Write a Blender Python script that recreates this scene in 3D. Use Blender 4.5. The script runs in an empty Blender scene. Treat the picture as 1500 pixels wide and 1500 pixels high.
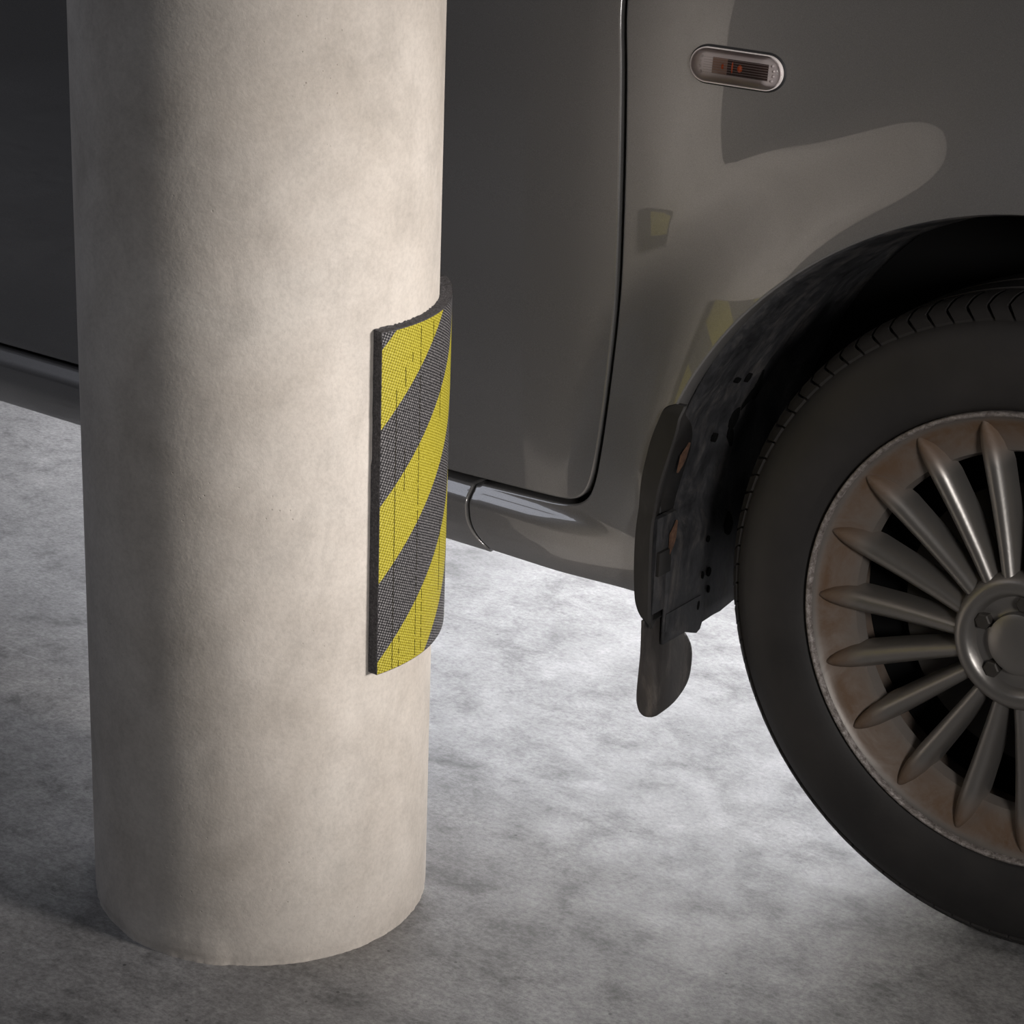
import bpy, bmesh, math, random
import numpy as np
from mathutils import Vector, Matrix
from mathutils.geometry import delaunay_2d_cdt

random.seed(7)
scene = bpy.context.scene
COL = scene.collection
R = math.radians

# ------------------------------------------------------------------ camera
pitch, roll, psi = R(20.919), R(-2.1297), R(35.448)
v = Vector((-math.sin(psi) * math.cos(pitch), math.cos(psi) * math.cos(pitch), -math.sin(pitch)))
r0 = Vector((math.cos(psi), math.sin(psi), 0))
u0 = r0.cross(v)
r2 = r0 * math.cos(roll) - u0 * math.sin(roll)
u2 = u0 * math.cos(roll) + r0 * math.sin(roll)
cam_d = bpy.data.cameras.new('camera')
cam = bpy.data.objects.new('camera', cam_d)
COL.objects.link(cam)
M = Matrix((r2, u2, -v)).transposed().to_4x4()
M.translation = Vector((.73784, -1.83327, 1.15908))
cam.matrix_world = M
cam_d.sensor_width = 36
cam_d.lens = 3400 / 1500 * 36
cam_d.clip_start = .05
scene.camera = cam

# ------------------------------------------------------------------ world, exposure, lamps
scene.view_settings.view_transform = 'Standard'
scene.view_settings.look = 'None'
scene.view_settings.gamma = 1
scene.view_settings.use_curve_mapping = False
scene.view_settings.exposure = 0.0
w = bpy.data.worlds.new('world')
scene.world = w
w.use_nodes = True
w.node_tree.nodes['Background'].inputs[0].default_value = (.05, .05, .055, 1)
w.node_tree.nodes['Background'].inputs[1].default_value = .4


def area(name, loc, target, sx, sy, power, col, spread=180):
    l = bpy.data.lights.new(name, 'AREA')
    l.shape = 'RECTANGLE'
    l.size, l.size_y = sx, sy
    l.energy = power
    l.color = col
    l.spread = R(spread)
    o = bpy.data.objects.new(name, l)
    COL.objects.link(o)
    o.location = loc
    d = Vector(target) - Vector(loc)
    o.rotation_euler = d.to_track_quat('-Z', 'Y').to_euler()
    return o


def spot(name, loc, target, power, col, size, blend, rad):
    l = bpy.data.lights.new(name, 'SPOT')
    l.energy = power
    l.color = col
    l.spot_size = R(size)
    l.spot_blend = blend
    l.shadow_soft_size = rad
    o = bpy.data.objects.new(name, l)
    COL.objects.link(o)
    o.location = loc
    d = Vector(target) - Vector(loc)
    o.rotation_euler = d.to_track_quat('-Z', 'Y').to_euler()
    return o


# warm lamp ahead of the car aimed along the flank at the pillar
spot('key_lamp', (2.38, .08, 1.15), (-.60, -.33, .50), 425, (1, .935, .885), 28, 1.0, .28)
# cool lamp behind the car lighting the floor under it
area('back_lamp', (-1.15, 1.35, .78), (-.8, .15, 0), 1.9, .7, 26, (.93, .94, 1), 150)
area('added_low_light', (-.95, 1.55, .13), (-.75, -.3, .16), 1.5, .2, 8, (1, .96, .92), 120)  # added low strip, brightens the pillar's car side for the door reflection
# lamps of the garage ceiling
area('ceiling_lamp_left', (-2.75, -2.0, 2.7), (-2.75, -2.0, 0), 1.7, 1.7, 20, (.84, .88, 1))
# added fill right of the viewer, brightening the flank and the wheel arch
spot('added_fill', (1.75, -1.75, 1.25), (-.12, 0, .48), 130, (1, .965, .94), 35, 1.0, .25)


# ------------------------------------------------------------------ materials
def mat(name, base, rough=.5, metal=0., coat=0., coat_r=.03, spec=.5):
    m = bpy.data.materials.new(name)
    m.use_nodes = True
    b = m.node_tree.nodes['Principled BSDF']
    b.inputs['Base Color'].default_value = (*base, 1)
    b.inputs['Roughness'].default_value = rough
    b.inputs['Metallic'].default_value = metal
    b.inputs['Coat Weight'].default_value = coat
    b.inputs['Coat Roughness'].default_value = coat_r
    b.inputs['Specular IOR Level'].default_value = spec
    return m, m.node_tree, b


def N(nt, t, **k):
    n = nt.nodes.new(t)
    for a, val in k.items():
        setattr(n, a, val)
    return n


def coords(nt, kind='Object', scale=(1, 1, 1)):
    tc = N(nt, 'ShaderNodeTexCoord')
    mp = N(nt, 'ShaderNodeMapping')
    mp.inputs['Scale'].default_value = scale
    nt.links.new(tc.outputs[kind], mp.inputs['Vector'])
    return mp.outputs['Vector']


def noise(nt, vec, scale, detail=6, rough=.6, dist=0.):
    n = N(nt, 'ShaderNodeTexNoise')
    n.inputs['Scale'].default_value = scale
    n.inputs['Detail'].default_value = detail
    n.inputs['Roughness'].default_value = rough
    n.inputs['Distortion'].default_value = dist
    nt.links.new(vec, n.inputs['Vector'])
    return n.outputs['Fac']


def ramp(nt, fac, stops, interp='LINEAR'):
    n = N(nt, 'ShaderNodeValToRGB')
    n.color_ramp.interpolation = interp
    e = n.color_ramp.elements
    while len(e) < len(stops):
        e.new(.5)
    for i, (p, c) in enumerate(stops):
        e[i].position = p
        e[i].color = (*c, 1) if len(c) == 3 else c
    nt.links.new(fac, n.inputs['Fac'])
    return n.outputs['Color']


def g(x):
    return (x, x, x)


def mix(nt, fac, a, b, mode='MIX'):
    n = N(nt, 'ShaderNodeMix', data_type='RGBA', blend_type=mode)
    for sock, val in ((n.inputs[0], fac), (n.inputs[6], a), (n.inputs[7], b)):
        if isinstance(val, (int, float)):
            sock.default_value = val
        elif isinstance(val, tuple):
            sock.default_value = (*val, 1)
        else:
            nt.links.new(val, sock)
    return n.outputs[2]


def math_n(nt, op, a, b=None):
    n = N(nt, 'ShaderNodeMath', operation=op)
    for i, val in enumerate((a, b)):
        if val is None:
            continue
        if isinstance(val, (int, float)):
            n.inputs[i].default_value = val
        else:
            nt.links.new(val, n.inputs[i])
    return n.outputs[0]


def bump(nt, bsdf, height, strength, dist):
    n = N(nt, 'ShaderNodeBump')
    n.inputs['Strength'].default_value = strength
    n.inputs['Distance'].default_value = dist
    nt.links.new(height, n.inputs['Height'])
    nt.links.new(n.outputs['Normal'], bsdf.inputs['Normal'])


# floor: mottled, worn power-floated concrete
m_floor, nt, b = mat('floor_concrete', (.3, .3, .3), .42)
vec = coords(nt)
vs = coords(nt, scale=(1, 1.25, 1))
big = noise(nt, vec, 2.6, 5, .6, .4)
med = noise(nt, vs, 13, 9, .72, .25)
fine = noise(nt, vs, 150, 8, .8, .1)
mid2 = noise(nt, vec, 38, 8, .75, .2)
c1 = ramp(nt, big, [(.30, (.215, .21, .21)), (.50, (.31, .305, .302)), (.70, (.40, .392, .388))])
c2 = ramp(nt, med, [(.30, g(.44)), (.47, g(.94)), (.68, g(1.18))])
c3 = ramp(nt, fine, [(.32, g(.48)), (.52, g(.98)), (.70, g(1.36))])
c = mix(nt, 1.0, c1, c2, 'MULTIPLY')
c = mix(nt, 1.0, c, c3, 'MULTIPLY')
c = mix(nt, 1.0, c, ramp(nt, mid2, [(.30, g(.74)), (.5, g(1.0)), (.70, g(1.14))]), 'MULTIPLY')
# thin pale scratches and dark pits
vo = N(nt, 'ShaderNodeTexVoronoi', feature='F1')
vo.inputs['Scale'].default_value = 22
nt.links.new(vec, vo.inputs['Vector'])
pit = ramp(nt, vo.outputs['Distance'], [(0, g(.25)), (.028, g(.4)), (.045, g(1))])
c = mix(nt, 1.0, c, pit, 'MULTIPLY')
sv = coords(nt, scale=(5, 60, 1))
scr = ramp(nt, noise(nt, sv, 2.4, 3, .5, 1.6), [(.70, g(0)), (.78, g(1))])
c = mix(nt, math_n(nt, 'MULTIPLY', scr, .45), c, (.55, .55, .56))
nt.links.new(c, b.inputs['Base Color'])
nt.links.new(ramp(nt, med, [(.3, g(.62)), (.7, g(.40))]), b.inputs['Roughness'])
bump(nt, b, math_n(nt, 'ADD', math_n(nt, 'MULTIPLY', fine, .5), math_n(nt, 'MULTIPLY', med, .3)), .22, .003)

# pillar: smooth cast concrete, warm grey
m_pil, nt, b = mat('pillar_concrete', (.6, .56, .5), .75)
vec = coords(nt)
vz = coords(nt, scale=(1, 1, .7))
a1 = noise(nt, vec, 5.5, 6, .62, .4)
a2 = noise(nt, vz, 20, 8, .7, .3)
a3 = noise(nt, vec, 240, 4, .7)
c = ramp(nt, a1, [(.30, (.50, .455, .405)), (.52, (.61, .565, .515)), (.72, (.68, .64, .59))])
c = mix(nt, 1.0, c, ramp(nt, a2, [(.28, g(.80)), (.5, g(.98)), (.7, g(1.07))]), 'MULTIPLY')
c = mix(nt, 1.0, c, ramp(nt, a3, [(.3, g(.90)), (.6, g(1.03))]), 'MULTIPLY')
vo = N(nt, 'ShaderNodeTexVoronoi', feature='F1')
vo.inputs['Scale'].default_value = 120
nt.links.new(vec, vo.inputs['Vector'])
mask = ramp(nt, noise(nt, vec, 7, 4, .6), [(.56, g(0)), (.66, g(1))])
pits = math_n(nt, 'MULTIPLY', ramp(nt, vo.outputs['Distance'], [(0, g(1)), (.06, g(.7)), (.12, g(0))]), mask)
c = mix(nt, math_n(nt, 'MULTIPLY', pits, .55), c, (.22, .18, .15))
nt.links.new(c, b.inputs['Base Color'])
h = math_n(nt, 'ADD', math_n(nt, 'MULTIPLY', a2, .6), math_n(nt, 'MULTIPLY', a3, .25))
h = math_n(nt, 'SUBTRACT', h, math_n(nt, 'MULTIPLY', pits, .6))
bump(nt, b, h, .35, .003)

# car paint: dark metallic grey under clear coat
m_paint, nt, b = mat('grey_metallic_paint', (.062, .061, .060), .40, .45, 1.0, .02)
b.inputs['Coat IOR'].default_value = 1.75
vec = coords(nt)
fl = noise(nt, vec, 1500, 2, .5)
nt.links.new(mix(nt, 1.0, (.21, .204, .200), ramp(nt, fl, [(.3, g(.85)), (.7, g(1.15))]), 'MULTIPLY'), b.inputs['Base Color'])

# soft black plastic with dried mud
m_plast, nt, b = mat('dusty_black_plastic', (.02, .02, .02), .55)
vec = coords(nt)
a1 = noise(nt, coords(nt, scale=(1, 1, .5)), 26, 8, .75, .5)
a2 = noise(nt, coords(nt, scale=(1, 1, .5)), 110, 6, .75)
c = ramp(nt, a1, [(.32, (.012, .012, .013)), (.50, (.038, .038, .041)), (.68, (.105, .095, .090))])
c = mix(nt, 1.0, c, ramp(nt, a2, [(.3, g(.6)), (.6, g(1.25))]), 'MULTIPLY')
nt.links.new(c, b.inputs['Base Color'])
nt.links.new(ramp(nt, a1, [(.3, g(.4)), (.7, g(.75))]), b.inputs['Roughness'])
bump(nt, b, a2, .3, .002)

m_flap, nt, b = mat('mud_flap_rubber', (.028, .026, .025), .62)
vec = coords(nt)
a1 = noise(nt, coords(nt, scale=(2, 2, .6)), 16, 6, .65, .4)
nt.links.new(ramp(nt, a1, [(.3, (.013, .0125, .0125)), (.6, (.024, .022, .021)), (.78, (.045, .040, .036))]), b.inputs['Base Color'])

m_blade, nt, b = mat('lit_flap_rubber', (.05, .045, .042), .6)  # lighter copy of the flap rubber, caught light put into its colour
a1 = noise(nt, coords(nt, scale=(2, 2, .5)), 22, 7, .7, .6)
nt.links.new(ramp(nt, a1, [(.3, (.030, .027, .026)), (.55, (.068, .060, .056)), (.72, (.155, .135, .12))]), b.inputs['Base Color'])

m_tyre, nt, b = mat('tyre_rubber', (.018, .017, .017), .6)
vec = coords(nt)
a1 = noise(nt, vec, 9, 6, .6)
nt.links.new(ramp(nt, a1, [(.3, (.013, .012, .012)), (.7, (.028, .025, .024))]), b.inputs['Base Color'])
bump(nt, b, noise(nt, vec, 180, 3, .6), .15, .001)

m_dark = mat('unlit_recess_black', (.006, .006, .006), .9, spec=.1)[0]  # black standing in for shade in the arch, liner holes and wheel
m_gap = mat('gap_shade_black', (.004, .004, .004), .8, spec=.2)[0]  # black of the core behind the panels, shade of the gaps as colour

# alloy with brake dust and rust-brown dirt towards the flange
m_alloy, nt, b = mat('dirty_alloy', (.3, .29, .28), .38, .75)
vec = coords(nt)
a1 = noise(nt, vec, 22, 7, .7, .5)
sep = N(nt, 'ShaderNodeSeparateXYZ')
nt.links.new(vec, sep.inputs[0])
rr = math_n(nt, 'SQRT', math_n(nt, 'ADD', math_n(nt, 'MULTIPLY', sep.outputs[0], sep.outputs[0]), math_n(nt, 'MULTIPLY', sep.outputs[2], sep.outputs[2])))
band = ramp(nt, rr, [(.165, g(.0)), (.185, g(.8)), (.206, g(1)), (.2115, g(.15)), (.2125, g(0))])
dirt = math_n(nt, 'MULTIPLY', band, ramp(nt, a1, [(.25, g(.45)), (.6, g(1))]))
nt.links.new(mix(nt, dirt, (.26, .245, .23), (.115, .064, .033)), b.inputs['Base Color'])
nt.links.new(math_n(nt, 'MULTIPLY', math_n(nt, 'SUBTRACT', 1, dirt), .75), b.inputs['Metallic'])
nt.links.new(math_n(nt, 'ADD', math_n(nt, 'MULTIPLY', dirt, .4), .36), b.inputs['Roughness'])
bump(nt, b, a1, .2, .002)

# kerb-scuffed flange
m_lip, nt, b = mat('scuffed_flange', (.5, .47, .45), .5, .5)
vec = coords(nt)
a1 = noise(nt, vec, 160, 5, .8, .8)
nt.links.new(ramp(nt, a1, [(.35, (.12, .10, .09)), (.52, (.29, .26, .245)), (.7, (.56, .51, .49))]), b.inputs['Base Color'])
bump(nt, b, a1, .6, .002)

m_rust, nt, b = mat('rusty_steel', (.25, .12, .06), .8)
vec = coords(nt)
nt.links.new(ramp(nt, noise(nt, vec, 120, 5, .7), [(.3, (.06, .032, .02)), (.55, (.15, .078, .048)), (.75, (.22, .13, .07))]), b.inputs['Base Color'])

m_disc = mat('brake_disc_iron', (.05, .045, .04), .6, .4)[0]


# foam and woven facing of the bumper
m_foam, nt, b = mat('grey_foam', (.05, .048, .052), .95, spec=.2)
vec = coords(nt)
a1 = noise(nt, vec, 500, 4, .8)
nt.links.new(ramp(nt, a1, [(.3, (.04, .039, .042)), (.55, (.12, .116, .123)), (.75, (.26, .25, .26))]), b.inputs['Base Color'])
bump(nt, b, a1, .8, .002)


def weave(name, dark, mid, light):
    m, nt, b = mat(name, mid, .55, spec=.4)
    uv = N(nt, 'ShaderNodeUVMap')
    uv.uv_map = 'UVMap'
    sp = N(nt, 'ShaderNodeSeparateXYZ')
    nt.links.new(uv.outputs[0], sp.inputs[0])
    # offset rows of knots, about 2 mm apart
    kx, kz = math.pi / .0021, math.pi / .0019
    sx = math_n(nt, 'SINE', math_n(nt, 'MULTIPLY', math_n(nt, 'ADD', sp.outputs[0], math_n(nt, 'MULTIPLY', sp.outputs[1], .5)), kx))
    sz = math_n(nt, 'SINE', math_n(nt, 'MULTIPLY', math_n(nt, 'SUBTRACT', sp.outputs[1], math_n(nt, 'MULTIPLY', sp.outputs[0], .25)), kz))
    pr = math_n(nt, 'MULTIPLY', sx, sz)
    var = noise(nt, uv.outputs[0], 300, 3, .7)
    pr2 = math_n(nt, 'ADD', math_n(nt, 'MULTIPLY', pr, .5), math_n(nt, 'MULTIPLY', var, .9))
    col = ramp(nt, pr2, [(.10, dark), (.45, mid), (.85, light)])
    nt.links.new(col, b.inputs['Base Color'])
    bump(nt, b, pr, .5, .0006)
    return m


m_yel = weave('yellow_woven_facing', (.20, .165, .008), (.40, .345, .016), (.56, .50, .085))
m_blk = weave('black_woven_facing', (.010, .0095, .011), (.026, .025, .028), (.26, .25, .255))
m_slit = mat('slit_in_foam', (.02, .017, .008), .9, spec=.1)[0]


# ------------------------------------------------------------------ object helpers
def obj(name, verts, faces, material, parent=None, smooth=True, normals=None, uvs=None):
    me = bpy.data.meshes.new(name)
    me.from_pydata([tuple(p) for p in verts], [], faces)
    me.materials.append(material)
    if smooth:
        me.polygons.foreach_set('use_smooth', [True] * len(me.polygons))
    me.update()
    if uvs is not None:
        ul = me.uv_layers.new(name='UVMap')
        for lp in me.loops:
            ul.data[lp.index].uv = uvs[lp.vertex_index]
    if normals is not None:
        me.normals_split_custom_set_from_vertices([tuple(n) for n in normals])
    o = bpy.data.objects.new(name, me)
    COL.objects.link(o)
    if parent:
        o.parent = parent
        if parent.matrix_basis.translation.length > 0:
            pass
    return o


def sharp(o, ang=35):
    """Flat where faces meet sharply, smooth elsewhere."""
    me = o.data
    bm = bmesh.new()
    bm.from_mesh(me)
    bmesh.ops.recalc_face_normals(bm, faces=bm.faces)
    for e in bm.edges:
        e.smooth = not (len(e.link_faces) == 2 and e.calc_face_angle(0) > R(ang))
    bm.to_mesh(me)
    bm.free()
    return o


def empty(name, label=None, cat=None, loc=(0, 0, 0), parent=None):
    o = bpy.data.objects.new(name, None)
    COL.objects.link(o)
    o.location = loc
    o.empty_display_size = .05
    if label:
        o['label'] = label
        o['category'] = cat
    if parent:
        o.parent = parent
    return o


def box(x0, x1, y0, y1, z0, z1):
    vv = [(x, y, z) for x in (x0, x1) for y in (y0, y1) for z in (z0, z1)]
    ff = [(0, 1, 3, 2), (4, 6, 7, 5), (0, 4, 5, 1), (2, 3, 7, 6), (0, 2, 6, 4), (1, 5, 7, 3)]
    return vv, ff


def lathe(profile, n, a0=0, a1=2 * math.pi):
    """Revolve (y, r) pairs about the Y axis."""
    closed = abs(a1 - a0 - 2 * math.pi) < 1e-6
    m = n if closed else n + 1
    vv, ff = [], []
    for i in range(m):
        a = a0 + (a1 - a0) * i / n
        for (y, rad) in profile:
            vv.append((rad * math.cos(a), y, rad * math.sin(a)))
    k = len(profile)
    for i in range(n):
        j = (i + 1) % m
        for q in range(k - 1):
            ff.append((i * k + q, i * k + q + 1, j * k + q + 1, j * k + q))
    return vv, ff


def sm(a, b_, x):
    t = max(0., min(1., (x - a) / (b_ - a)))
    return t * t * (3 - 2 * t)


# ------------------------------------------------------------------ the setting
def structure(name, vv, ff, m, label):
    o = obj(name, vv, ff, m, smooth=False)
    o['kind'] = 'structure'
    o['label'] = label
    return o


m_wall, nt, b = mat('garage_wall_paint', (.16, .16, .165), .85)
nt.links.new(ramp(nt, noise(nt, coords(nt), 3, 6, .6), [(.3, g(.13)), (.7, g(.19))]), b.inputs['Base Color'])
X0, X1, Y0, Y1, ZC = -4.5, 3.2, -4.5, 3.2, 2.75
structure('floor', *box(X0 - .1, X1 + .1, Y0 - .1, Y1 + .1, -.12, 0), m_floor, 'worn mottled grey concrete garage floor')
structure('ceiling', *box(X0 - .1, X1 + .1, Y0 - .1, Y1 + .1, ZC, ZC + .1), m_wall, 'plain dark concrete garage ceiling')
structure('wall_back', *box(X0, X1, Y1, Y1 + .1, 0, ZC), m_wall, 'dark grey garage wall beyond the car')
structure('wall_front', *box(X0, X1, Y0 - .1, Y0, 0, ZC), m_wall, 'dark grey garage wall behind the viewer')
structure('wall_left', *box(X0 - .1, X0, Y0, Y1, 0, ZC), m_wall, 'dark grey garage wall behind the pillar')
structure('wall_right', *box(X1, X1 + .1, Y0, Y1, 0, ZC), m_wall, 'dark grey garage wall ahead of the car')

# ------------------------------------------------------------------ pillar
PC = (-.6113, -.3388)
PR = .1606


def hsh(x):
    s = math.sin(x * 127.1 + 311.7) * 43758.5453
    return s - math.floor(s)


def vnoise(x):
    i = math.floor(x)
    f = x - i
    f = f * f * (3 - 2 * f)
    return hsh(i) * (1 - f) + hsh(i + 1) * f


def pillar():
    zs = [0, .002, .004, .008, .012, .016, .022, .03, .05] + [.1 + .1 * i for i in range(int((ZC - .1) / .1) + 1)] + [ZC]
    n = 360
    vv, ff = [], []
    cam_az = -47.9
    for z in zs:
        for i in range(n):
            a = 2 * math.pi * i / n
            d = (math.degrees(a) - cam_az + 180) % 360 - 180
            rad = PR
            # rough spill of concrete at the foot, towards the left of the view
            k = sm(-58, -46, d) * (1 - sm(-15, -9, d)) if d < 0 else 0
            hh = .022 + .006 * vnoise(i * .35)
            if k > 0 and z < hh:
                rad += k * (.0022 + .0010 * vnoise(i * .15 + 5) + .0004 * vnoise(i * 1.3 + z * 1700)) * (1 - .5 * z / hh)
            if z < .003:
                rad += .0012 * (vnoise(i * .8 + 40) - .3)
            if z < .006:
                rad -= .001
            vv.append((rad * math.cos(a), rad * math.sin(a), z))
    for k in range(len(zs) - 1):
        for i in range(n):
            j = (i + 1) % n
            ff.append((k * n + i, k * n + j, (k + 1) * n + j, (k + 1) * n + i))
    ff.append(tuple(range(n - 1, -1, -1)))
    ff.append(tuple((len(zs) - 1) * n + i for i in range(n)))
    o = obj('pillar', vv, ff, m_pil)
    o.location = (PC[0], PC[1], 0)
    sharp(o, 50)
    o['label'] = 'thick round beige concrete pillar standing beside the parked car'
    o['category'] = 'pillar'


pillar()

# ------------------------------------------------------------------ foam bumper on the pillar
AZ0, AZ1 = -11.3, 58.0
PZ0, PZ1 = .2822, .5990
T = .0104


def lift(az):
    return .0003 + .006 * sm(34, 64, az)


def ppt(az, z, rad):
    a = R(az)
    e = rad + lift(az)
    return (e * math.cos(a), e * math.sin(a), z)


def bumper():
    root = empty('pillar_bumper', 'curved foam bumper pad with yellow and black stripes stuck round the pillar', 'bumper', (PC[0], PC[1], PZ0))
    # foam slab
    na = 110
    nz = 60
    vv, ff = [], []

    def ring(i):
        az = AZ0 + (AZ1 - AZ0) * i / na
        out = []
        # inner face up, top across, outer face down, bottom across
        for k in range(nz + 1):
            out.append((az, PZ0 + (PZ1 - PZ0) * k / nz, PR))
        for k in (1, 2, 3):
            t = T * k / 4
            out.append((az, PZ1 + .0012 * (vnoise(i * .9 + k * 17) - .5), PR + t))
        for k in range(nz, -1, -1):
            out.append((az, PZ0 + (PZ1 - PZ0) * k / nz, PR + T))
        for k in (3, 2, 1):
            out.append((az, PZ0, PR + T * k / 4))
        return out
    m = None
    for i in range(na + 1):
        ri = ring(i)
        m = len(ri)
        for j, (az, z, rad) in enumerate(ri):
            if rad == PR and abs(z - PZ1) < 1e-6:      # ragged cut along the top inner edge
                z += .0022 * max(0, vnoise(i * .7 + 3) - .35)
            a = az
            if i == 0:                                   # the cut end leans and wavers a little
                a = az - .1 * (1 - (rad - PR) / T) + .12 * (vnoise(z * 160) - .5)
                if .28 < z < .48 and rad == PR:
                    a -= .35
            if i == 1:
                a = az - .05 * (1 - (rad - PR) / T)
            p = ppt(a, z - PZ0, rad)
            vv.append(p)
    for i in range(na):
        for j in range(m):
            k = (j + 1) % m
            ff.append((i * m + j, i * m + k, (i + 1) * m + k, (i + 1) * m + j))
    # end caps as strips
    def cap(i, flip):
        base = i * m
        cols = [[base + k for k in range(nz + 1)], [base + nz + 4 + (nz - k) for k in range(nz + 1)]]
        for k in range(nz):
            f = (cols[0][k], cols[0][k + 1], cols[1][k + 1], cols[1][k])
            ff.append(f if flip else f[::-1])
        t = (base + nz, base + nz + 1, base + nz + 2, base + nz + 3, base + nz + 4)
        ff.append(t)
        t = (base + 2 * nz + 4, base + 2 * nz + 5, base + 2 * nz + 6, base + 2 * nz + 7, base)
        ff.append(t)
    cap(0, True)
    cap(na, False)
    o = obj('foam_slab', vv, ff, m_foam, root)
    sharp(o, 40)
    o['label'] = 'dark grey foam slab'
    # woven bands, each one diagonal print band of its own mesh
    slope = .0027 / (math.pi / 180 * (PR + T))
    left = [.5834, .5120, .4414, .3695, .2942]
    pitchz = .0723
    lines = [.5834 + 2 * pitchz, .5834 + pitchz] + left + [.2942 - pitchz * k for k in range(1, 6)]
    rad = PR + T + .0003
    za, zb = .0006, PZ1 - PZ0 - .0006
    for q in range(len(lines) - 1):
        hi, lo = lines[q], lines[q + 1]
        yellow = (q % 2 == 0)
        # q=2 is the band .5834 -> .5120 which is yellow
        vv, ff, uv = [], [], []
        cols = []
        n = 200
        for i in range(n + 1):
            az = AZ0 + .15 + (AZ1 - .3 - AZ0) * i / n
            s = R(az - AZ0) * (PR + T)
            z1 = min(zb, hi - PZ0 + slope * s)
            z0 = max(za, lo - PZ0 + slope * s)
            cols.append((az, s, z0, z1) if z1 - z0 > 1e-4 else None)
        idx = {}
        for i, cc in enumerate(cols):
            if cc is None:
                continue
            az, s, z0, z1 = cc
            idx[i] = len(vv)
            for k in range(5):
                z = z0 + (z1 - z0) * k / 4
                vv.append(ppt(az, z, rad))
                uv.append((s, z))
        for i in range(n):
            if i in idx and i + 1 in idx:
                for k in range(4):
                    a, b_ = idx[i] + k, idx[i + 1] + k
                    ff.append((a, b_, b_ + 1, a + 1))
        if not ff:
            continue
        o = obj('woven_stripe', vv, ff, m_yel if yellow else m_blk, root, uvs=uv)
        o['label'] = 'yellow woven diagonal stripe' if yellow else 'black woven diagonal stripe'
    # thin vertical slits pressed through the facing
    slits = [(-5.3, .2825, .545), (1.6, .566, .574), (-1.5, .545, .563), (-1.3, .45, .49), (13.0, .575, .594), (19.5, .50, .545), (22.5, .33, .40)]
    for k in range(15):
        slits.append((5.6, .285 + .0208 * k, .285 + .0208 * k + (.019 if k % 3 else .016)))
    for k in range(5):
        slits.append((9.0, .287 + .0125 * k, .287 + .0125 * k + .0095))
    for k in range(4):
        slits.append((-2.4, .2825 + .012 * k, .2825 + .012 * k + .006))
    for (az, z0, z1) in slits:
        w_ = .10
        vv = [ppt(az - w_, z0 - PZ0, rad + .0002), ppt(az + w_, z0 - PZ0, rad + .0002),
              ppt(az + w_, z1 - PZ0, rad + .0002), ppt(az - w_, z1 - PZ0, rad + .0002),
              ppt(az - w_, z0 - PZ0, rad - .0002), ppt(az + w_, z0 - PZ0, rad - .0002),
              ppt(az + w_, z1 - PZ0, rad - .0002), ppt(az - w_, z1 - PZ0, rad - .0002)]
        ff = [(0, 1, 2, 3), (4, 7, 6, 5), (0, 4, 5, 1), (1, 5, 6, 2), (2, 6, 7, 3), (3, 7, 4, 0)]
        obj('slit', vv, ff, m_slit, root, smooth=False)


bumper()

# ------------------------------------------------------------------ the car
CAR = empty('car', 'dark grey metallic car parked beside the striped pillar', 'car', (0, 0, 0))
WZ = .315          # wheel centre height
AR = .390          # wheel arch radius


FL, acc_ = [], 0.
for k_ in range(900):
    t_ = k_ * .0005
    acc_ += .0005 * .14 * sm(0, .09, t_) * (1 - sm(.18, .34, t_))
    FL.append(acc_)


def S(x, z):
    """Depth of the painted flank (y) at a place (x, z)."""
    y = .10 * (z - .58) ** 2
    # the shoulder of the fender leans away ahead of the shut line
    y += FL[int(min(max((x + .46) / .0005, 0), 899))] * sm(.45, .75, z)
    # front end sweeps in
    if x > .15:
        y += .55 * (x - .15) ** 2
    if z > .80:
        y += 1.1 * (z - .80) ** 2
    # swollen lip round the wheel arch
    rr_ = math.hypot(x, z - WZ)
    fade = sm(.26, .40, z) if x > -.6 else 1
    y -= .030 * (1 - sm(AR - .01, AR + .125, rr_)) * (.35 + .65 * fade)
    # ledge of the sill, running out into the fender
    f = 1 - sm(-.52, -.405, x)
    t_ = max(0., min(1., (.3215 - z) / .025))
    t_ = t_ - .12 * math.sin(2 * math.pi * t_) / 1.2
    y -= .017 * t_ * f
    if z < .285:
        y += 1.6 * (.285 - z) ** 2 * 4
    return y


def Sn(x, z):
    e = .003
    dx = (S(x + e, z) - S(x - e, z)) / (2 * e)
    dz = (S(x, z + e) - S(x, z - e)) / (2 * e)
    return Vector((dx, -1, dz)).normalized()


def resample(poly, step):
    out = []
    n = len(poly)
    for i in range(n):
        a, b_ = poly[i], poly[(i + 1) % n]
        L = math.dist(a, b_)
        k = max(1, int(L / step))
        for j in range(k):
            t = j / k
            out.append((a[0] + (b_[0] - a[0]) * t, a[1] + (b_[1] - a[1]) * t))
    return out


def inset(poly, d):
    n = len(poly)
    out = []
    for i in range(n):
        p0, p1, p2 = poly[i - 1], poly[i], poly[(i + 1) % n]
        t1 = Vector((p1[0] - p0[0], p1[1] - p0[1])).normalized()
        t2 = Vector((p2[0] - p1[0], p2[1] - p1[1])).normalized()
        n1, n2 = Vector((-t1.y, t1.x)), Vector((-t2.y, t2.x))
        m_ = (n1 + n2)
        if m_.length < 1e-6:
            m_ = n1
        m_.normalize()
        c_ = max(.4, m_.dot(n1))
        out.append((p1[0] + m_.x * d / c_, p1[1] + m_.y * d / c_, m_))
    return out


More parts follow.
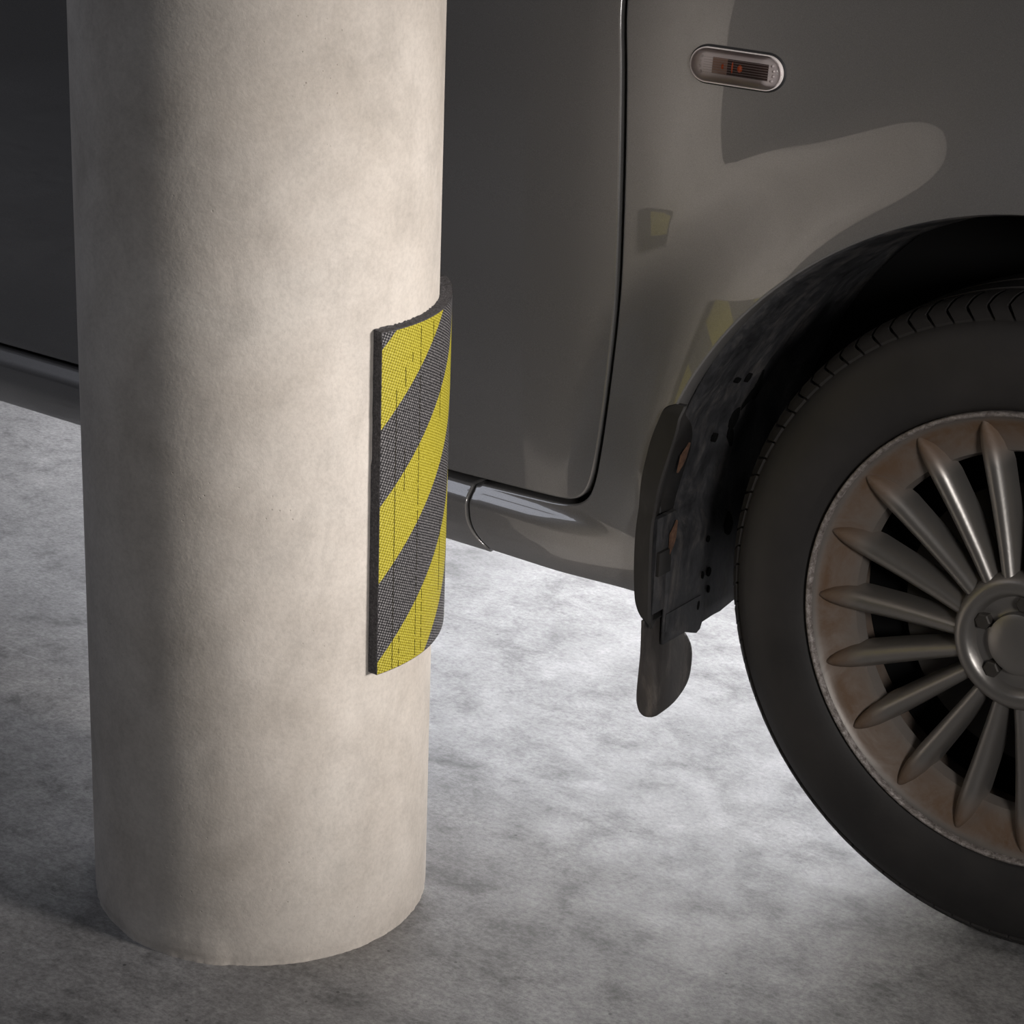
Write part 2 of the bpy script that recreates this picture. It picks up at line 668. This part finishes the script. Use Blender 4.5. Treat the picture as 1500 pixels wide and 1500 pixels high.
def panel(name, poly, m, parent, grid=.011, rad=.003, flange=.022, step=.008, label=None):
    """Sheet-metal panel: counter-clockwise outline in (x, z), pressed to S, with rolled edges and a return flange."""
    poly = resample(poly, step)
    n = len(poly)
    vv, nn, ff = [], [], []
    loops = []
    # flange inner loop, flange outer loop, rolled edge
    base = inset(poly, 0)
    L = []
    for (x, z, mm) in base:
        L.append(len(vv)); vv.append((x, S(x, z) + rad + flange, z)); nn.append(Vector((-mm.x, 0, -mm.y)))
    loops.append(L)
    for k in range(0, 5):
        a = k / 4 * math.pi / 2
        d = rad * (1 - math.cos(a))
        dy = rad * (1 - math.sin(a))
        L = []
        for (x, z, mm) in inset(poly, d):
            L.append(len(vv)); vv.append((x, S(x, z) + dy, z))
            sn = Sn(x, z)
            nn.append((Vector((-mm.x, 0, -mm.y)) * math.cos(a) + sn * math.sin(a)).normalized())
        loops.append(L)
    for q in range(len(loops) - 1):
        A, B = loops[q], loops[q + 1]
        for i in range(n):
            j = (i + 1) % n
            ff.append((A[i], A[j], B[j], B[i]))
    inner = loops[-1]
    P2 = [(vv[i][0], vv[i][2]) for i in inner]
    P = np.array(P2)
    x0, z0 = P.min(0)
    x1, z1 = P.max(0)
    gx, gz = np.meshgrid(np.arange(x0, x1, grid), np.arange(z0, z1, grid))
    gx = gx + (np.arange(gx.shape[0]) % 2)[:, None] * grid / 2
    pts = np.stack([gx.ravel(), gz.ravel()], -1)
    Q = np.roll(P, -1, 0)
    inside = np.zeros(len(pts), bool)
    dmin = np.full(len(pts), 9.)
    for (ax, az), (bx, bz) in zip(P, Q):
        if az != bz:
            cond = ((az > pts[:, 1]) != (bz > pts[:, 1])) & (pts[:, 0] < (bx - ax) * (pts[:, 1] - az) / (bz - az) + ax)
            inside ^= cond
        dmin = np.minimum(dmin, np.hypot(pts[:, 0] - ax, pts[:, 1] - az))
    pts = pts[inside & (dmin > grid * .6)]
    allp = [Vector(p) for p in P2] + [Vector((float(a), float(b_))) for a, b_ in pts]
    res = delaunay_2d_cdt(allp, [], [list(range(n))], 1, 1e-7)
    vo, fo, orig = res[0], res[2], res[3]
    mp = []
    for k, p in enumerate(vo):
        o_ = [q for q in orig[k] if q < n]
        if o_:
            mp.append(inner[o_[0]])
        else:
            mp.append(len(vv))
            vv.append((p.x, S(p.x, p.y), p.y))
            nn.append(Sn(p.x, p.y))
    for f in fo:
        t = [mp[i] for i in f]
        a, b_, c_ = (Vector(vv[i]) for i in t[:3])
        if (b_ - a).cross(c_ - a).y > 0:
            t = t[::-1]
        ff.append(tuple(t))
    o = obj(name, vv, ff, m, parent, normals=nn)
    if label:
        o['label'] = label
    return o


# shut line between door and fender, top to bottom, and along the foot of the door
GAP = [(-.468, .93), (-.466, .836), (-.4600, .773), (-.4555, .709), (-.4525, .644), (-.4510, .576), (-.4520, .507), (-.4545, .450), (-.4580, .410),
       (-.4615, .385), (-.4655, .366), (-.4715, .349), (-.479, .3375), (-.489, .3295), (-.501, .3250), (-.516, .3230), (-.54, .3220), (-.595, .3205), (-.652, .3190)]


def catmull(P, k=6):
    out = []
    for i in range(len(P) - 1):
        p0 = P[max(0, i - 1)]; p1 = P[i]; p2 = P[i + 1]; p3 = P[min(len(P) - 1, i + 2)]
        for j in range(k):
            t = j / k
            out.append(tuple(.5 * ((2 * p1[q]) + (-p0[q] + p2[q]) * t + (2 * p0[q] - 5 * p1[q] + 4 * p2[q] - p3[q]) * t * t
                                   + (-p0[q] + 3 * p1[q] - 3 * p2[q] + p3[q]) * t ** 3) for q in range(len(p1))))
    out.append(tuple(P[-1]))
    return out


GC = catmull(GAP, 4)


def offset_line(L, d):
    out = []
    for i, p in enumerate(L):
        a = L[max(0, i - 1)]; b_ = L[min(len(L) - 1, i + 1)]
        t = Vector((b_[0] - a[0], b_[1] - a[1])).normalized()
        out.append((p[0] - t.y * d, p[1] + t.x * d))
    return out


HG = .0026
g_door = offset_line(GC, -HG)      # towards the door
g_fend = offset_line(GC, HG)       # towards the fender
if g_door[5][0] > g_fend[5][0]:
    g_door, g_fend = g_fend, g_door

# front door: bottom left -> bottom right -> up the shut line -> top
door_poly = [(-1.52, .3185)] + g_door[::-1] + [(-1.50, .93)]
panel('front_door', door_poly, m_paint, CAR, grid=.014, rad=.0028)
SEAM = [(-.6185, .3150), (-.6175, .302), (-.6155, .279), (-.608, .262), (-.594, .2475)]
SC = catmull(SEAM, 4)
# fender with the front end of the sill in one pressing
arch = []
for k in range(0, 97):
    a = R(190 - 200 * k / 96)
    rad = AR + (.004 * (k < 20) * (20 - k) / 20)
    arch.append((rad * math.cos(a), WZ + rad * math.sin(a)))
gl = [p for p in g_fend if p[0] > -.612]
fend_poly = SC + [(-.53, .2465), (-.47, .2455), (-.40, .2450)] + arch + \
    [(.40, .25), (.50, .235), (.60, .25), (.66, .34), (.67, .50), (.655, .66), (.62, .78), (.54, .87), (.40, .915), (.24, .93), (-.10, .93), (-.30, .93)] + gl[1:]
# make sure the last point meets the seam cleanly
fend_poly += [(-.6130, .3160)]


def ccw(P):
    a = sum(P[i][0] * P[(i + 1) % len(P)][1] - P[(i + 1) % len(P)][0] * P[i][1] for i in range(len(P)))
    return P if a > 0 else P[::-1]


panel('front_fender', ccw(fend_poly), m_paint, CAR, grid=.008, rad=.0026)
sill_poly = [(-2.42, .2450)] + [(-.598, .2440)] + [(x - .0028, z) for x, z in SC[::-1]][1:] + [(-2.42, .3140)]
panel('sill_panel', ccw(sill_poly), m_paint, CAR, grid=.006, step=.006, rad=.0026, label='rear length of the painted sill')
panel('rear_door', [(-2.40, .3185), (-1.527, .3185), (-1.507, .93), (-2.40, .93)], m_paint, CAR, grid=.03, rad=.0028)

# black blocks added behind the sheet metal so gaps and wheel well read dark
vv, ff = box(-2.40, -.41, .045, .26, .262, .90)
obj('blackout_block', vv, ff, m_gap, CAR, smooth=False)
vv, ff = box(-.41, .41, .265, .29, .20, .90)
obj('blackout_block', vv, ff, m_dark, CAR, smooth=False)
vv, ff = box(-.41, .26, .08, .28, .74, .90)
obj('blackout_block', vv, ff, m_dark, CAR, smooth=False)
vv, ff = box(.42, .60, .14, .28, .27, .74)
obj('blackout_block', vv, ff, m_dark, CAR, smooth=False)
# shoulder of the body above the panels, curving inwards
vv, ff = [], []
xs = [-2.42 + i * (2.66 / 40) for i in range(41)]
for x in xs:
    yb = S(x, .93) + .003
    for k in range(7):
        a = R(90 * k / 6)
        vv.append((x, yb + .05 * (1 - math.cos(a)), .925 + .03 * math.sin(a)))
    vv.append((x, .32, .965))
for i in range(40):
    for k in range(7):
        a = i * 8 + k
        ff.append((a, a + 8, a + 9, a + 1))
obj('body_shoulder', vv, ff, m_paint, CAR)


# ------------------------------------------------------------------ wheel arch liner
def liner():
    vv, ff = [], []
    nu, nv = 90, 16
    for i in range(nu + 1):
        a = R(197 - 214 * i / nu)
        z_ = WZ + .384 * math.sin(a)
        for j in range(nv + 1):
            t = j / nv
            y = .002 + .258 * t
            rad = .386 + .006 * (1 - sm(.002, .03, y)) - .006 * sm(.04, .10, y) + .010 * sm(.10, .16, y)
            rad -= .004 * math.sin(y * 150) * sm(0, .03, y) * .4
            x, z = rad * math.cos(a), WZ + rad * math.sin(a)
            if z < WZ and x < 0:
                x = -(.378 + .006 * sm(.10, .16, y))
                z = max(z, .203)
            vv.append((x, y, z))
    for i in range(nu):
        for j in range(nv):
            a = i * (nv + 1) + j
            ff.append((a, a + nv + 1, a + nv + 2, a + 1))
    o = obj('wheel_arch_liner', vv, ff, m_plast, CAR)
    md = o.modifiers.new('thickness', 'SOLIDIFY')
    md.thickness = .003
    md.offset = 0
    # tongue hanging at the foot of the liner
    out = [(.004, .236), (.004, .2175), (.030, .2090), (.055, .1990), (.066, .1950), (.073, .1975), (.0765, .205), (.0755, .216), (.070, .236)]
    vv, ff = prism(out, lambda y, z: -.3755, .003)
    sharp(obj('tongue', vv, ff, m_plast, o))
    # torn openings and bolt holes as near-black plates, their shade in the colour
    for (y, z, hy, hz, tilt) in [(.088, .425, .006, .012, 0), (.101, .448, .006, .013, .3), (.112, .458, .0035, .020, -.35), (.092, .405, .005, .012, -.5),
                                 (.118, .300, .008, .014, -.1), (.060, .412, .0024, .005, 0), (.083, .258, .004, .005, 0),
                                 (.077, .296, .003, .0035, 0), (.071, .258, .002, .004, 0), (.066, .226, .002, .005, .1), (.085, .238, .002, .004, 0),
                                 (.078, .475, .0025, .005, .1), (.055, .478, .003, .003, 0)]:
        bound = .380
        aa = math.asin((z - WZ) / bound)
        xx = -bound * math.cos(aa) + .0032 if z > WZ else -.3750
        if y > .1:
            xx -= .006 * sm(.10, .16, y)
        poly = []
        for k in range(10):
            t = 2 * math.pi * k / 10
            rr_ = 1 + .35 * (hsh(k + y * 991) - .5) * (1 if hy > .004 else 0)
            poly.append((y + hy * rr_ * math.cos(t) + tilt * hz * math.sin(t) * rr_, z + hz * rr_ * math.sin(t)))
        slope_ = math.tan(aa) if z > WZ else 0
        vv, ff = prism(poly, lambda yy, zz: xx + slope_ * (zz - z), .004)
        obj('hole_plate', vv, ff, m_dark, o, smooth=False)


def prism(poly, fx, th):
    """Plate whose outline is in (y, z), standing across the car at x = fx(y, z)."""
    n = len(poly)
    vv = [(fx(y, z), y, z) for y, z in poly] + [(fx(y, z) - th, y, z) for y, z in poly]
    ff = [tuple(range(n)), tuple(range(2 * n - 1, n - 1, -1))]
    for i in range(n):
        j = (i + 1) % n
        ff.append((i, i + n, j + n, j))
    return vv, ff


liner()


# ------------------------------------------------------------------ mud flap
def mud_flap():
    root = empty('mud_flap', parent=CAR)
    # edge strip: outer rim, ridge, then the channel going back into the arch
    E = catmull([(-.362, .4700), (-.3725, .4630), (-.379, .448), (-.387, .425), (-.3955, .385), (-.4015, .340), (-.4025, .305), (-.400, .265), (-.396, .248), (-.389, .238), (-.381, .2325)], 6)
    G_ = catmull([(-.350, .4700), (-.3515, .4600), (-.354, .445), (-.361, .420), (-.3715, .382), (-.3795, .345), (-.3800, .308), (-.3785, .265), (-.3775, .248), (-.3770, .238), (-.3768, .2290)], 6)
    n = len(E)
    vv, ff = [], []
    for k in range(n):
        ex, ez = E[k]
        gx, gz = G_[k]
        ys = S(max(ex, -.60), ez)
        edge = sm(0, 8, k) * (1 - sm(n - 8, n - 1, k) * .6)
        yf = min(ys - .002, -.020) - .004 * edge
        row = [(ex + .001, ys + .004, ez), (ex, yf + .004, ez), (ex + .0025, yf, ez)]
        for t in (.35, .7, 1.0):
            row.append((ex + .0025 + (gx - ex - .0025) * t, yf - .004 * t * edge, ez + (gz - ez) * t))
        yr = row[-1][1]
        tp_ = .12 + .88 * sm(2, 22, k)
        row.append((gx + .0012, yr + .003, gz))
        row.append((gx - .004 * tp_, yr + .003 + .011 * tp_, gz))
        row.append((gx - .010 * tp_, yr + .003 + .027 * tp_, gz))
        row.append((gx - .004 * tp_, yr + .003 + (.015 - yr) * tp_, gz))
        vv += row
    m = len(vv) // n
    for k in range(n - 1):
        for j in range(m - 1):
            a = k * m + j
            ff.append((a, a + 1, a + m + 1, a + m))
    ff.append(tuple(range(m - 1, -1, -1)))
    o = obj('guard_strip', vv, ff, m_flap, root)
    sharp(o, 40)
    md = o.modifiers.new('thickness', 'SOLIDIFY')
    md.thickness = .0022
    md.offset = -1
    # hanging blade, a curled plate across the track of the tyre
    out = catmull([(-.0300, .236), (-.0285, .215), (-.0278, .197), (-.0288, .175), (-.0298, .153), (-.0278, .137), (-.0170, .1255), (-.0030, .1216), (.017, .1221), (.0428, .1240), (.0619, .1312),
                   (.0714, .1415), (.0746, .160), (.0713, .1767), (.0587, .1941), (.0425, .2095), (.0309, .221), (.018, .236)], 3)

    def fx(y, z):
        t = (y + .03) / .10
        s = min(1, max(0, (.236 - z) / .11))
        # the outer third is curled back to face outwards
        return -.385 - .026 * (1 - sm(-.05, .42, t)) * s + .008 * s - .006 * sm(.5, 1.0, t)
    # grid fill so that the curl shades smoothly
    P2 = [Vector(p) for p in out]
    n0 = len(P2)
    extra = []
    for i in range(33):
        for j in range(36):
            y = -.03 + .0034 * i
            z = .121 + .0033 * j
            ins = False
            dm = 9
            for q in range(n0):
                a, b_ = P2[q], P2[(q + 1) % n0]
                dm = min(dm, math.hypot(y - a.x, z - a.y))
                if (a.y > z) != (b_.y > z) and y < (b_.x - a.x) * (z - a.y) / (b_.y - a.y) + a.x:
                    ins = not ins
            if ins and dm > .002:
                extra.append(Vector((y, z)))
    r_ = delaunay_2d_cdt(P2 + extra, [], [list(range(n0))], 1, 1e-7)
    vv = []
    for p in r_[0]:
        x_ = fx(p.x, p.y)
        d_ = -(x_ + .385)
        vv.append((x_, p.x + 1.45 * d_ + .005 * (1 - sm(-.03, .02, p.x)), p.y - .5 * d_))
    ff = [tuple(f) for f in r_[2]]
    o = obj('flap_blade', vv, ff, m_blade, root)
    md = o.modifiers.new('thickness', 'SOLIDIFY')
    md.thickness = .003
    md.offset = 0
    o['label'] = 'curled lower blade of the mud flap'
    # stepped bracket between strip and liner
    vv, ff = box(-.3795, -.374, -.018, .004, .284, .309)
    sharp(obj('bracket', vv, ff, m_flap, root))
    vv, ff = box(-.383, -.3775, -.020, .0145, .243, .345)
    sharp(obj('bracket', vv, ff, m_plast, root))
    # rusty spring clips
    for (y, z, dz, x, lean) in [(.004, .404, .0135, -.3665, .005), (.006, .318, .015, -.3735, .0)]:
        vv = []
        prof = [(-.0055, -1.0), (-.0055, .40), (.0030, .95), (.0052, 1.22), (.0060, 1.15), (.0050, .55), (.0042, .0), (.0012, -.50)]
        for (py, pz) in prof:
            vv.append((x + lean * pz * .6 * dz / .017, y + py, z + pz * dz))
        for (py, pz) in prof:
            vv.append((x - .002 + lean * pz * .6 * dz / .017, y + py, z + pz * dz))
        k = len(prof)
        ff = [tuple(range(k)), tuple(range(2 * k - 1, k - 1, -1))] + [(i, i + k, (i + 1) % k + k, (i + 1) % k) for i in range(k)]
        c_ = sharp(obj('clip', vv, ff, m_rust, root), 30)
        c_['label'] = 'rusty spring clip'


mud_flap()


# ------------------------------------------------------------------ wheel
def wheel():
    # rim: flange, dished outer ring, well and barrel
    prof = [(.205, .206), (.200, .206), (.190, .192), (.06, .186), (.040, .188), (.030, .172), (.020, .176), (.017, .185), (.012, .196), (.005, .206), (.0005, .2105), (-.0015, .2120)]
    vv, ff = lathe(prof, 160)
    wh = obj('wheel', vv, ff, m_alloy, CAR)
    sharp(wh, 40)
    wh.location = (0, 0, WZ)
    wh['label'] = 'multi-spoke alloy wheel with brown dirt'
    lip = [(-.0015, .2118), (-.0050, .2128), (-.0068, .2145), (-.0062, .2163), (-.0030, .2172), (.004, .2168), (.010, .214)]
    vv, ff = lathe(lip, 160)
    o = obj('rim_flange', vv, ff, m_lip, wh)
    o['label'] = 'pale kerb-scuffed rim edge'
    # tyre
    tp = [(.010, .213), (.002, .2165), (-.003, .222), (-.008, .236), (-.0115, .252), (-.0115, .262), (-.0095, .272), (-.0090, .274), (-.0065, .282), (-.001, .2925), (.0040, .2965), (.0120, .3015), (.0220, .3060), (.034, .3085),
          (.055, .3090), (.0555, .3065), (.0635, .3065), (.064, .3155), (.094, .3160), (.0945, .3075), (.1035, .3075), (.104, .3160), (.134, .3155), (.1345, .3065), (.1425, .3065), (.143, .3128),
          (.165, .3125), (.185, .3080), (.197, .298), (.205, .28), (.209, .255), (.205, .228), (.198, .213)]
    vv, ff = lathe(tp, 240)
    o = obj('tyre', vv, ff, m_tyre, wh)
    sharp(o, 40)
    # shoulder blocks of the tread
    nb = 96
    prof = [(.0035, .2992), (.0085, .3040), (.0150, .3090), (.0240, .3132), (.034, .3150), (.054, .3155)]
    da = 2 * math.pi / nb
    vv, ff = [], []
    gapw = [.0024, .0030, .0036, .0042, .0046, .0046]
    chev = [.0068, .0020, -.0034, -.0020, -.0018, -.0016]      # the grooves run in a zigzag over the shoulder
    for s in (-1, 1):
        for top in (1, 0):
            for k, (y, rad) in enumerate(prof):
                a = s * (da / 2 - gapw[k] / 2 / rad) + chev[k] / rad
                rr_ = rad if top else rad - .009
                vv.append((rr_ * math.sin(a), y + (0 if top else .003), rr_ * math.cos(a)))
    K = len(prof)
    A, B, C_, D = 0, K, 2 * K, 3 * K        # left top, left low, right top, right low
    for k in range(K - 1):
        ff.append((A + k, A + k + 1, C_ + k + 1, C_ + k))
        ff.append((A + k, B + k, B + k + 1, A + k + 1))
        ff.append((C_ + k, C_ + k + 1, D + k + 1, D + k))
    ff.append((A, C_, D, B))
    ff.append((A + K - 1, B + K - 1, D + K - 1, C_ + K - 1))
    blk = obj('tread_block', vv, ff, m_tyre, wh)
    sharp(blk, 25)
    for i in range(1, nb):
        o = blk.copy()
        COL.objects.link(o)
        o.parent = wh
        o.rotation_euler = (0, i * da, 0)
    # spokes: sharp-backed ribs that die out into the flange ring
    ns = 19
    vv, ff = [], []
    sec = [(.2090, .0004, .0050, .0065), (.2065, .0030, .0030, .0100), (.2020, .0060, .0020, .0150), (.1950, .0088, .0018, .0200), (.184, .0112, .0022, .026), (.165, .0120, .0030, .030),
           (.130, .0110, .0030, .030), (.090, .0095, .0010, .028), (.055, .0080, -.003, .026)]
    for (rad, hw, yt, yb) in sec:
        vv += [(rad, yb, -hw), (rad, yt + .55 * hw, -hw * .80), (rad, yt + .16 * hw, -hw * .40), (rad, yt, 0), (rad, yt + .16 * hw, hw * .40), (rad, yt + .55 * hw, hw * .80), (rad, yb, hw)]
    for k in range(len(sec) - 1):
        for j in range(6):
            a = k * 7 + j
            ff.append((a, a + 1, a + 8, a + 7))
        ff.append((k * 7 + 6, k * 7, k * 7 + 7, k * 7 + 13))
    ff.append(tuple(range(7)))
    ff.append(tuple((len(sec) - 1) * 7 + j for j in range(6, -1, -1)))
    sp = obj('spoke', vv, ff, m_alloy, wh)
    sharp(sp, 60)
    a0 = R(180 - 16.3)
    sp.rotation_euler = (0, -a0, 0)
    for i in range(1, ns):
        o = sp.copy()
        COL.objects.link(o)
        o.parent = wh
        o.rotation_euler = (0, -a0 - i * 2 * math.pi / ns, 0)
    # hub
    hp = [(.03, .068), (.004, .066), (-.004, .062), (-.007, .054), (-.004, .048), (.004, .044), (.006, .034), (.004, .030), (-.003, .029), (-.006, .024), (-.0075, .012), (-.008, .0)]
    vv, ff = lathe(hp, 64)
    sharp(obj('hub', vv, ff, m_alloy, wh), 50)
    bolt_v, bolt_f = lathe([(.006, .008), (-.002, .008), (-.003, .0065), (-.003, .0)], 6)
    bo = obj('wheel_bolt', bolt_v, bolt_f, m_disc, wh, smooth=False)
    for i in range(5):
        o = bo if i == 0 else bo.copy()
        if i:
            COL.objects.link(o)
            o.parent = wh
        a = 2 * math.pi * i / 5 + .3
        o.location = (.039 * math.cos(a), 0, .039 * math.sin(a))
    vv, ff = lathe([(.050, .06), (.050, .138), (.062, .138), (.062, .06)], 64)
    sharp(obj('brake_disc', vv, ff, m_disc, wh), 40)
    vv, ff = lathe([(.066, .0), (.066, .1862), (.069, .1862), (.069, 0)], 96)  # added black disc that blocks light so the spoke windows stay dark
    sharp(obj('spoke_blackout', vv, ff, m_dark, wh), 40)


wheel()


# ------------------------------------------------------------------ side indicator
def indicator():
    cx, cz = -.3425, .7870
    base_n = Sn(cx, cz)
    root = empty('side_indicator', parent=CAR)
    y0 = S(cx, cz)
    root.location = (cx, y0, cz)
    # local frame: X along the lamp, Z up, Y into the car
    yl = -base_n
    tilt = R(1.0)
    xl = Vector((1, 0, 0))
    xl = (xl - yl * xl.dot(yl)).normalized()
    zl = xl.cross(yl).normalized()
    if zl.z < 0:
        zl = -zl
    Mx = Matrix((xl, yl, zl)).transposed().to_4x4()
    Mx = Mx @ Matrix.Rotation(tilt, 4, 'Y')
    root.matrix_local = Matrix.Translation((cx, y0, cz)) @ Mx @ Matrix.Diagonal((.92, 1, .88, 1))
    root['label'] = 'small clear side indicator lamp'

    def pill(hl, hh, rr_=None, n=14):
        """Rounded outline, half length hl, half height hh, corner radius rr_."""
        rr_ = hh if rr_ is None else rr_
        out = []
        for q, (sx, sz) in enumerate(((1, 1), (-1, 1), (-1, -1), (1, -1))):
            for k in range(n + 1):
                a = math.pi / 2 * q + math.pi / 2 * k / n
                out.append((sx * (hl - rr_) + rr_ * math.cos(a), sz * (hh - rr_) + rr_ * math.sin(a)))
        return out

    def loft(levels, cap=True, capb=False):
        vv, ff = [], []
        n = len(levels[0][0])
        for ol, y in levels:
            vv += [(x, y, z) for x, z in ol]
        for q in range(len(levels) - 1):
            for i in range(n):
                j = (i + 1) % n
                ff.append((q * n + i, q * n + j, (q + 1) * n + j, (q + 1) * n + i))
        if cap:
            ff.append(tuple((len(levels) - 1) * n + i for i in range(n)))
        if capb:
            ff.append(tuple(range(n - 1, -1, -1)))
        return vv, ff
    HL, HH = .0497, .0184
    m_gask = mat('indicator_gasket', (.02, .02, .022), .5)[0]
    m_house = mat('indicator_housing', (.86, .80, .79), .35, .08)[0]
    m_well = mat('indicator_dark_well', (.050, .026, .022), .4)[0]
    m_amber = mat('amber_bulb', (.75, .13, .03), .3)[0]
    m_rib = mat('clear_rib', (.55, .48, .46), .25)[0]
    m_lens = bpy.data.materials.new('clear_lens')
    m_lens.use_nodes = True
    nt = m_lens.node_tree
    nt.nodes.clear()
    outn = N(nt, 'ShaderNodeOutputMaterial')
    tr = N(nt, 'ShaderNodeBsdfTransparent')
    tr.inputs[0].default_value = (.93, .91, .91, 1)
    gl_ = N(nt, 'ShaderNodeBsdfGlossy')
    gl_.inputs['Roughness'].default_value = .04
    fr = N(nt, 'ShaderNodeFresnel')
    fr.inputs[0].default_value = 1.5
    mx = N(nt, 'ShaderNodeMixShader')
    nt.links.new(fr.outputs[0], mx.inputs[0])
    nt.links.new(tr.outputs[0], mx.inputs[1])
    nt.links.new(gl_.outputs[0], mx.inputs[2])
    nt.links.new(mx.outputs[0], outn.inputs[0])
    # gasket
    vv, ff = loft([(pill(HL + .0022, HH + .0022), .004), (pill(HL + .0022, HH + .0022), -.0010), (pill(HL, HH), -.0020)])
    sharp(obj('gasket', vv, ff, m_gask, root), 40)
    # bright housing with raised rim
    vv, ff = loft([(pill(HL, HH), .002), (pill(HL, HH), -.0050), (pill(HL - .0020, HH - .0020), -.0058), (pill(HL - .0040, HH - .0040), -.0040), (pill(HL - .0075, HH - .0065), -.0028)])
    sharp(obj('housing', vv, ff, m_house, root), 30)
    # dark well right of centre with amber bulb
    vv, ff = box(-.010, .0335, -.0034, -.0028, -.0085, .0085)
    sharp(obj('dark_well', vv, ff, m_well, root))
    m_tan = mat('amber_tinted_reflector', (.34, .22, .17), .35, .3)[0]
    vv, ff = box(-.026, -.010, -.0034, -.0028, -.0085, .0085)
    sharp(obj('tinted_reflector', vv, ff, m_tan, root))
    for (x, hw, hh) in ((.0035, .0028, .0042), (-.0150, .0012, .0032), (-.0045, .0008, .0065)):
        vv, ff = [], []
        for i in range(9):
            for j in range(6):
                a = 2 * math.pi * i / 9
                p = math.pi / 2 * j / 5
                vv.append((x + hw * math.cos(a) * math.cos(p), -.0034 - .0022 * math.sin(p), hh * math.sin(a) * math.cos(p)))
        for i in range(9):
            for j in range(5):
                a, b_ = i * 6 + j, ((i + 1) % 9) * 6 + j
                ff.append((a, b_, b_ + 1, a + 1))
        obj('bulb', vv, ff, m_amber, root)
    # moulded flutes
    for k in range(7):
        z = -.0078 + .0026 * k
        vv, ff = box(-.0350, .0350, -.0052, -.0046, z - .00014, z + .00014)
        obj('flute', vv, ff, m_rib, root, smooth=False)
    for s in (-1, 1):
        for k in range(4):
            z = -.0078 + .0052 * k
            vv, ff = [], []
            for i in range(8):
                for j in range(4):
                    a = 2 * math.pi * i / 8
                    p = math.pi / 2 * j / 3
                    x = s * (.0405 - .0016 * abs(k - 1.5))
                    vv.append((x + .0016 * math.cos(a) * math.cos(p), -.0034 - .0018 * math.sin(p), z + .0016 * math.sin(a) * math.cos(p)))
            for i in range(8):
                for j in range(3):
                    a, b_ = i * 4 + j, ((i + 1) % 8) * 4 + j
                    ff.append((a, b_, b_ + 1, a + 1))
            obj('optic_dot', vv, ff, m_house, root)
    # lens dome
    lv = []
    for k in range(9):
        t = k / 8
        d = t * .0175
        lv.append((pill(HL - .0008 - d, max(.0015, HH - .0008 - d)), -.0052 - .0050 * math.sqrt(1 - (1 - t) ** 2.2)))
    vv, ff = loft(lv)
    o = obj('lens', vv, ff, m_lens, root)


indicator()
